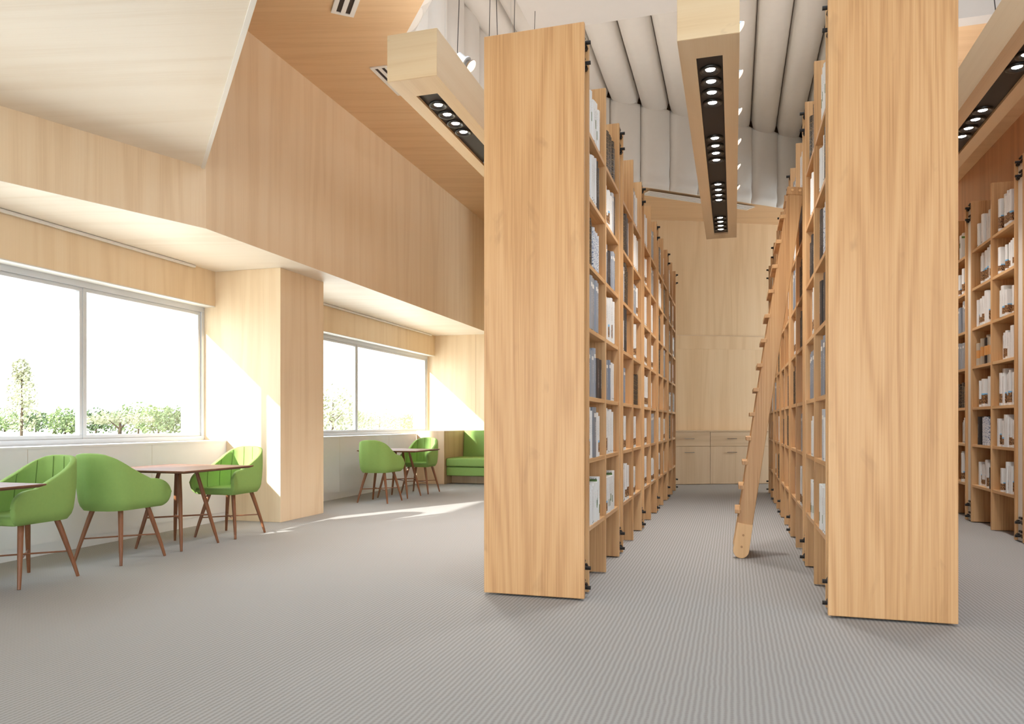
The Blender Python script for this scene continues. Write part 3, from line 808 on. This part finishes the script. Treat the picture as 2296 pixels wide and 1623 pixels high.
def make_spot():
    r = empty('spotlight'); b = empty('tmp'); bpy.data.objects.remove(b)
    # axis of the lamp
    ax = Vector((.75,0,-.66)).normalized(); c = Vector((0,0,.10))
    MB().tube([c-ax*.085, c-ax*.08, c-ax*.0, c+ax*.005], [.026,.036,.036,.030], 16).tube([c+ax*.004, c+ax*.02],[.052,.052],18).build('lamp_body', M['spot'], r, smooth=True)
    MB().tube([c+ax*.02, c+ax*.04, c+ax*.07, c+ax*.074], [.030,.036,.056,.057], 20).build('reflector', M['chrome'], r, smooth=True)
    MB().tube([c+ax*.0745, c+ax*.080], [.055,.048], 20).build('lens', M['lens'], r, smooth=True)
    MB().tube([c-ax*.04, (-.03,0,.03), (-.03,0,0)], .010, 8).build('bracket', M['spot'], r, smooth=True)
    MB().tube([c-ax*.07, c-ax*.09+Vector((0,0,.03)), c+Vector((-.06,.02,.5)), c+Vector((-.03,.0,1.7))], .0035, 6).build('cord', M['wire'], r, smooth=True)
    return r
s1 = make_spot(); fst = True
for bx, nm, cnt in ((-2.306,'left',6), (-.164,'middle',6), (1.978,'right',0)):
    for k in range(cnt):
        o = s1 if fst else dup(s1); fst = False
        o.location = (bx+.150, 5.9+.806*k, 3.72+.352+.0005)
        tag(o, 'white spotlight with glowing lens, %s along the top of the %s beam light' % (names[k], nm), 'spotlight', 'spotlights on the %s beam' % nm)

# ------------------------------------------------------------------ tables
def make_table():
    r = empty('cafe_table')
    a = .48; zt = .735
    mb = MB(); b = a-.03
    vs = [(-a,-a,zt),(a,-a,zt),(a,a,zt),(-a,a,zt),(-a,-a,zt-.010),(a,-a,zt-.010),(a,a,zt-.010),(-a,a,zt-.010),(-b,-b,zt-.024),(b,-b,zt-.024),(b,b,zt-.024),(-b,b,zt-.024)]
    mb.add(vs, [(0,1,2,3),(11,10,9,8)]+[(4+i,4+(i+1)%4,(i+1)%4,i) for i in range(4)]+[(8+i,8+(i+1)%4,4+(i+1)%4,4+i) for i in range(4)])
    mb.build('tabletop', M['walnut'], r, bevel=.0015)
    for sx in (-1,1):
        for sy in (-1,1):
            MB().tube([(sx*.25,sy*.25,.001),(sx*.22,sy*.22,.15),(sx*.155,sy*.155,.48),(sx*.11,sy*.11,.709)], [.011,.016,.020,.017], 12).build('leg', M['leg'], r, smooth=True)
    for s in (-1,1):
        MB().tube([(-.197,-s*.197,.272+.006*s),(.197,s*.197,.272+.006*s)], .0075, 8).build('stretcher', M['leg'], r, smooth=True)
    return r
t1 = make_table()
for i, (y, lab) in enumerate(((5.835,'dark walnut square table between two green chairs at the large window'), (3.53,'dark walnut square table cut by the left edge of the photo'), (10.68,'dark walnut square table in the far window bay'))):
    o = t1 if i == 0 else dup(t1); o.location = (-4.985, y, 0); tag(o, lab, 'table', 'walnut tables by the windows')

# ------------------------------------------------------------------ chairs
def make_chair():
    r = empty('tub_chair')                     # faces local +y
    Z0 = .435
    # plan path from the front left arm round the back to the front right arm: list of (x, y)
    half = []
    for k in range(21): half.append((.252-.022*(1-(1-k/20)**2), .30-.40*(k/20)**1.35))          # side
    x0, y0 = half[-1]; cx, cy, rr = x0-.15, y0-.0, .15
    for k in range(1,9):
        a = PI/2*k/8
        half.append((cx+rr*math.cos(a)**.9, cy-.185*math.sin(a)))
    for k in range(1,5): half.append((cx*(1-k/4), cy-.185-.012*math.sin(PI/2*k/4)))
    path = half + [(-x,y) for x, y in half[-2::-1]]
    N = len(path)
    alen = [0.0]
    for a_, b_ in zip(path, path[1:]): alen.append(alen[-1]+(Vector(a_)-Vector(b_)).length)
    hl = alen[-1]/2
    q1 = hl - min((alen[k] for k in range(N//2) if path[k][1] <= .12), default=.18)
    KEY = [(0,.897),(.15,.895),(.28,.884),(.42,.856),(.55,.815),(.70,.765),(.85,.718),(1.0,.676),(9,.676)]
    def ztop(i):
        y = path[i][1]
        if y >= .12:
            t = (y-.12)/.18; return .56+.116*max(0,1-t**2.0)**.5
        q_ = abs(alen[i]-hl)/q1
        for (a_, za), (b_, zb_) in zip(KEY, KEY[1:]):
            if q_ <= b_: return za+(zb_-za)*(q_-a_)/(b_-a_)
        return .676
    def zbot(y):
        if y < .22: return Z0
        t = (y-.22)/.08; return .555-(.555-Z0)*math.sqrt(max(0,1-t*t))
    nv = 12; TK_ = .042
    nrm = []
    for i in range(N):
        a = Vector(path[max(0,i-1)]); b = Vector(path[min(N-1,i+1)]); d = (b-a).normalized()
        n = Vector((-d.y, d.x)); c = Vector(path[i])
        if n.dot(c-Vector((0,.05))) < 0: n = -n
        nrm.append(n)
    prof = []                                  # offset and height fractions round the section: outer up, rim, inner down
    mb = MB(); ring = 0
    sec = []
    for j in range(nv+1): sec.append((0, j/nv))
    for k in range(1,6): a = PI*k/6; sec.append((-(1-math.cos(a))/2, 1+ .02*math.sin(a)))
    for j in range(nv,-1,-1): sec.append((-1, j/nv))
    M_ = len(sec)
    inner_pts = {}
    for i in range(N):
        x, y = path[i]; zt, zb = ztop(i), zbot(y)
        front = max(0, (y-.16)/.14)
        th = TK_*(1-.5*front**2)
        for off, f in sec:
            z = zb+(zt-zb)*f
            lean = -.045*max(0,(z-.45))/.45*(1 if y < -.1 else max(0,(.1-y)/.2) if y < .1 else 0)
            tuck = .028*max(0, 1-(z-Z0)/.07)**2
            base = Vector((x,y))+nrm[i]*(off*th - (tuck if off > -.5 else 0) + .012*math.sin(PI*min(1,max(0,f))))
            mb.v.append((base.x, base.y+lean, z))
            if off == -1: inner_pts.setdefault(i, []).append((base.x-nrm[i].x*.001, base.y+lean-nrm[i].y*.001, z))
    for i in range(N-1):
        for j in range(M_):
            j2 = (j+1) % M_
            mb.f.append((i*M_+j, (i+1)*M_+j, (i+1)*M_+j2, i*M_+j2)); mb.m.append(0)
    mb.f.append(tuple(range(M_))); mb.m.append(0); mb.f.append(tuple((N-1)*M_+k for k in range(M_-1,-1,-1))); mb.m.append(0)
    mb.build('upholstered_shell', M['green'], r, smooth=True, fixn=True, angle=50)
    for i in (12, 19, 24, N//2-3, N//2+3, N-25, N-20, N-13):
        pts = [p for p in inner_pts[i] if p[2] > .49]
        if len(pts) > 2: MB().tube(pts, .0028, 5).build('seam', M['green_d'], r, smooth=True)
    # seat pad
    inn = [(path[i][0]-nrm[i].x*.030, path[i][1]-nrm[i].y*.030) for i in range(1,N-1)]
    inn = [(x,min(y,.265)) for x, y in inn if y < .262]
    inn = [(.20,.262),(.222,.25)] + [p for p in inn if p[1] < .245] + [(-.222,.25),(-.20,.262)]
    mb = MB(); n = len(inn); lv = [(1-.08,Z0+.0),(1.0,Z0+.012),(1.0,Z0+.045),(.96,Z0+.062),(.80,Z0+.066)]
    for s, z in lv: mb.v += [(p[0]*s, p[1]*s if p[1] < 0 else p[1]*(s*.5+.5), z) for p in inn]
    for a in range(len(lv)-1):
        for i in range(n): mb.f.append((a*n+i, a*n+(i+1)%n, (a+1)*n+(i+1)%n, (a+1)*n+i)); mb.m.append(0)
    mb.f.append(tuple(range(n-1,-1,-1))); mb.m.append(0); mb.f.append(tuple((len(lv)-1)*n+k for k in range(n))); mb.m.append(0)
    mb.build('seat', M['green'], r, smooth=True, fixn=True, angle=60)
    for sx in (-1,1):
        for sy in (-1,1):
            MB().tube([(sx*.238,sy*.242,.001),(sx*.215,sy*.218,.12),(sx*.16,sy*.165,.36),(sx*.14,sy*.145,Z0+.005)], [.0115,.015,.020,.021], 12).build('leg', M['leg'], r, smooth=True)
    for s in (-1,1):
        MB().tube([(-.198,-s*.203,.19+.005*s),(.198,s*.203,.19+.005*s)], .0065, 8).build('stretcher', M['leg'], r, smooth=True)
    return r
c1 = make_chair()
CH_ = [(5.12, 0, 'green tub chair seen from behind, its back toward the left table, near window'),
       (6.56, PI, 'green tub chair beside the wooden pier, behind the near walnut table'),
       (4.225, PI, 'green tub chair at the left edge of the photo, facing the cut-off table'),
       (9.95, 0, 'green tub chair seen from behind at the far table'),
       (11.43, PI, 'green tub chair on the far side of the far table, beside the sofa')]
for i, (y, rz, lab) in enumerate(CH_):
    o = c1 if i == 0 else dup(c1); o.location = (-4.955, y, 0); o.rotation_euler = (0,0,rz)
    tag(o, lab, 'chair', 'green tub chairs by the windows')

# ------------------------------------------------------------------ sofa in its wooden surround
r = empty('booth_sofa', (-4.4, 13.07, 0)); tag(r, 'green upholstered booth sofa in a pale wood surround against the far return wall', 'sofa')
def sb(name, mat, x0, x1, y0, y1, z0, z1, bevel=.003, seg=2): return MB().box(x0+4.4, x1+4.4, y0-13.07, y1-13.07, z0, z1).build(name, mat, r, bevel=bevel, seg=seg, smooth=seg > 2)
sb('side_panel', M['cab'], XLOW+.005, -5.19, 13.07, 14.36, .002, 1.0)
sb('side_panel', M['cab'], -3.75, -3.35, 13.07, 14.36, .002, 1.0)
sb('plinth', M['cab'], -5.185, -3.755, 13.45, 14.30, .002, .155)
sb('seat_base', M['green'], -5.185, -3.755, 13.16, 14.34, .158, .325, .02, 4)
sb('seat_cushion', M['green'], -5.185, -3.755, 13.13, 14.10, .33, .49, .035, 4)
bk = MB().box(-.785, .645, .97, 1.27, .33, 1.0)
bk.v = [(x, y+(.08 if z > .5 and y < 1 else 0), z) for x, y, z in bk.v]
bk.build('back_cushion', M['green'], r, bevel=.03, seg=4, smooth=True)

# ------------------------------------------------------------------ outdoors
struct(MB().box(-160, -6.45, -60, 190, -.2, .28).box(-40, 40, -60, -7.05, -.2, -.02).build('floor_outdoor_lawn', M['lawn']))
def cloud_mesh(cx, cy, cz, rx, ry, rz, n, size, mb, seed):
    g = random.Random(seed)
    for _ in range(n):
        while True:
            p = Vector((g.uniform(-1,1), g.uniform(-1,1), g.uniform(-1,1)))
            if .25 < p.length < 1 and mnoise.noise(p*2.3+Vector((seed,0,0))) > -.22: break
        c = Vector((cx+p.x*rx, cy+p.y*ry, cz+p.z*rz)); s = size*g.uniform(.6,1.3)
        a = Vector((g.gauss(0,1),g.gauss(0,1),g.gauss(0,1))).normalized(); b = a.orthogonal().normalized(); d = a.cross(b)
        mb.add([c-b*s*.5, c+d*s*.3+a*s*.12, c+b*s*.5, c-d*s*.3+a*s*.12], [(0,1,2,3)])
def at(u, d): lat = (u-PU)/FOC*d; return (lat*CS-d*SN, lat*SN+d*CS)
def tree(u, d, h, w, name, label, leaf, group, blobs, n, size, trunk=.08, seed=1, pos=None, z0=.28):
    x, y = pos if pos else at(u, d)
    r = empty(name, (x, y, z0)); tag(r, label, 'tree' if 'tree' in name else 'shrub', group)
    mb = MB()
    for k, (bx, bz, rx, rz) in enumerate(blobs): cloud_mesh(bx*w, 0, bz*h, rx*w, rx*w, rz*h, n, size, mb, seed*10+k)
    mb.build('foliage', leaf, r)
    t = MB().tube([(0,0,.0),(.03*w,0,h*.3),(0,.02*w,h*.75)], [trunk*1.3,trunk,trunk*.4], 8)
    for k, (bx, bz, rx, rz) in enumerate(blobs): t.tube([(0,0,h*.25),(bx*w*.7,0,bz*h)], [trunk*.7,trunk*.25], 6)
    t.build('trunk', M['bark'], r, smooth=True)
    return r
tree(48, 47, 4.8, 1.5, 'tree', 'slender pale tree on the lawn, left pane of the near window', M['leaf_p'], None, [(0,.35,.75,.3),(.05,.6,.6,.3),(0,.85,.35,.18)], 420, .22, .07, 3)
tree(268, 52, 1.75, 2.6, 'tree', 'low spreading pale tree in front of the hedge, right pane', M['leaf_p'], None, [(0,.75,.8,.22),(-.5,.6,.5,.18),(.5,.62,.5,.18)], 300, .22, .10, 4)
hed = [(80,70,2.2,1.9,'k'),(146,58,2.2,1.9,'l'),(215,62,2.2,2.4,'k'),(310,60,2.6,3.0,'l'),(355,57,2.4,2.2,'l'),(415,52,2.3,2.6,'k'),(10,72,2.3,2.6,'l'),(745,50,3.6,2.6,'p'),(790,75,2.5,4,'p'),(850,85,2.5,4,'p'),(905,90,2.6,4,'p'),(945,80,2.3,3,'l'),(985,85,2.6,4,'p')]
wh = ['dark bush left of the frame division, left pane of near window','leafy bush beside the slender tree, left pane','dark bush just right of the window division, near window','tall leafy bush behind the low spreading tree','leafy bush second from the right in the near window','dark round bush at the right end of the near window','small bush at the left edge behind the slender tree','pale tree-like bush at the left edge of the far window','pale bush left of the far window division','pale bush right of the far window division','pale bush in the middle of the far window right pane','green-tipped bush near the right end of the far window','pale bush at the far right end of the far window']
for k, (u, d, h, w, lf) in enumerate(hed):
    tree(u, d, h, w, 'bush', wh[k], M[{'k':'leaf_k','l':'leaf','p':'leaf_p'}[lf]], 'bushes beyond the lawn', [(0,.5,.62,.5),(-.4,.4,.45,.42),(.42,.42,.45,.42)], 330, .26, .06, 20+k)
# distant hedge line: uncountable foliage
mb = MB()
for k in range(26):
    x, y = at(-60+k*46, 125+6*math.sin(k*1.7)); cloud_mesh(x, y, 1.5, 3.4, 3.4, 1.7+.6*math.sin(k*2.3), 110, .55, mb, 200+k)
o = mb.build('hedge', M['leaf_p']); o['kind'] = 'stuff'; o['label'] = 'pale hedge line at the end of the lawn'; o['category'] = 'hedge'
# unseen trees added left of the view to break up the sun
for nm_, w_, py in (('left of the near window', .8, -5.9), ('far left, beyond the near window', 1.0, -9.0), ('between the two windows', .5, 3.0)):
    tree(0, 0, 7.4, w_, 'tree', 'tall leafy shade tree outside, '+nm_, M['leaf'], 'shade trees outside', [(0,.70,1.0,.33),(0,.40,1.0,.30)], 1500, .42, .12, 61, pos=(-9.9,py))

# ------------------------------------------------------------------ light
w = bpy.data.worlds.new('sky'); SC.world = w; w.use_nodes = True
bg = w.node_tree.nodes['Background']; bg.inputs[0].default_value = (.83,.925,1.0,1); bg.inputs[1].default_value = 1.2
sl = bpy.data.lights.new('sun', 'SUN'); sl.energy = 3.0; sl.angle = math.radians(.8); sl.color = (1,.96,.90)
so = bpy.data.objects.new('sun', sl); COL.objects.link(so); so.location = (-20,-30,20)
so.rotation_euler = Vector((.5,1.0,-.44)).to_track_quat('-Z','Y').to_euler()

# unseen area lights added above the beams to brighten the padded ceiling
ua = bpy.data.lights.new('uplight_strip', 'AREA'); ua.shape = 'RECTANGLE'; ua.size = .25; ua.size_y = 5.2; ua.energy = 4.2; ua.color = (1,.985,.97)
ual = ua.copy(); ual.energy = 5.5
for x in (-2.306, -.164, 1.978):
    lo = bpy.data.objects.new('uplight_strip', ua if x > -1 else ual); COL.objects.link(lo); lo.location = (x, 8.0, 4.09); lo.rotation_euler = (PI,0,0)
# the recessed lamps of the beams: one spot light per group of four
sp_ = bpy.data.lights.new('downlight_group', 'SPOT'); sp_.energy = 34; sp_.spot_size = math.radians(110); sp_.spot_blend = .8; sp_.shadow_soft_size = .12; sp_.color = (1,.96,.91)
spr = sp_.copy(); spr.energy = 20
spl = sp_.copy(); spl.energy = 46
for x in (-2.306, -.164, 1.978):
    for g in range(4):
        lo = bpy.data.objects.new('downlight_group', sp_ if abs(x) < 1 else spl if x < 0 else spr); COL.objects.link(lo); lo.location = (x, 5.16+.815+1.375*g, 3.715)
# ------------------------------------------------------------------ render look
vs = SC.view_settings; vs.view_transform = 'Standard'; vs.look = 'None'; vs.exposure = 2.62; vs.gamma = 1; vs.use_curve_mapping = False
cy = SC.cycles
cy.use_denoising = True; cy.max_bounces = 6; cy.diffuse_bounces = 4; cy.glossy_bounces = 2; cy.transmission_bounces = 2; cy.transparent_max_bounces = 6
cy.caustics_reflective = False; cy.caustics_refractive = False
cy.use_adaptive_sampling = True; cy.adaptive_threshold = .05
cy.sample_clamp_indirect = 6
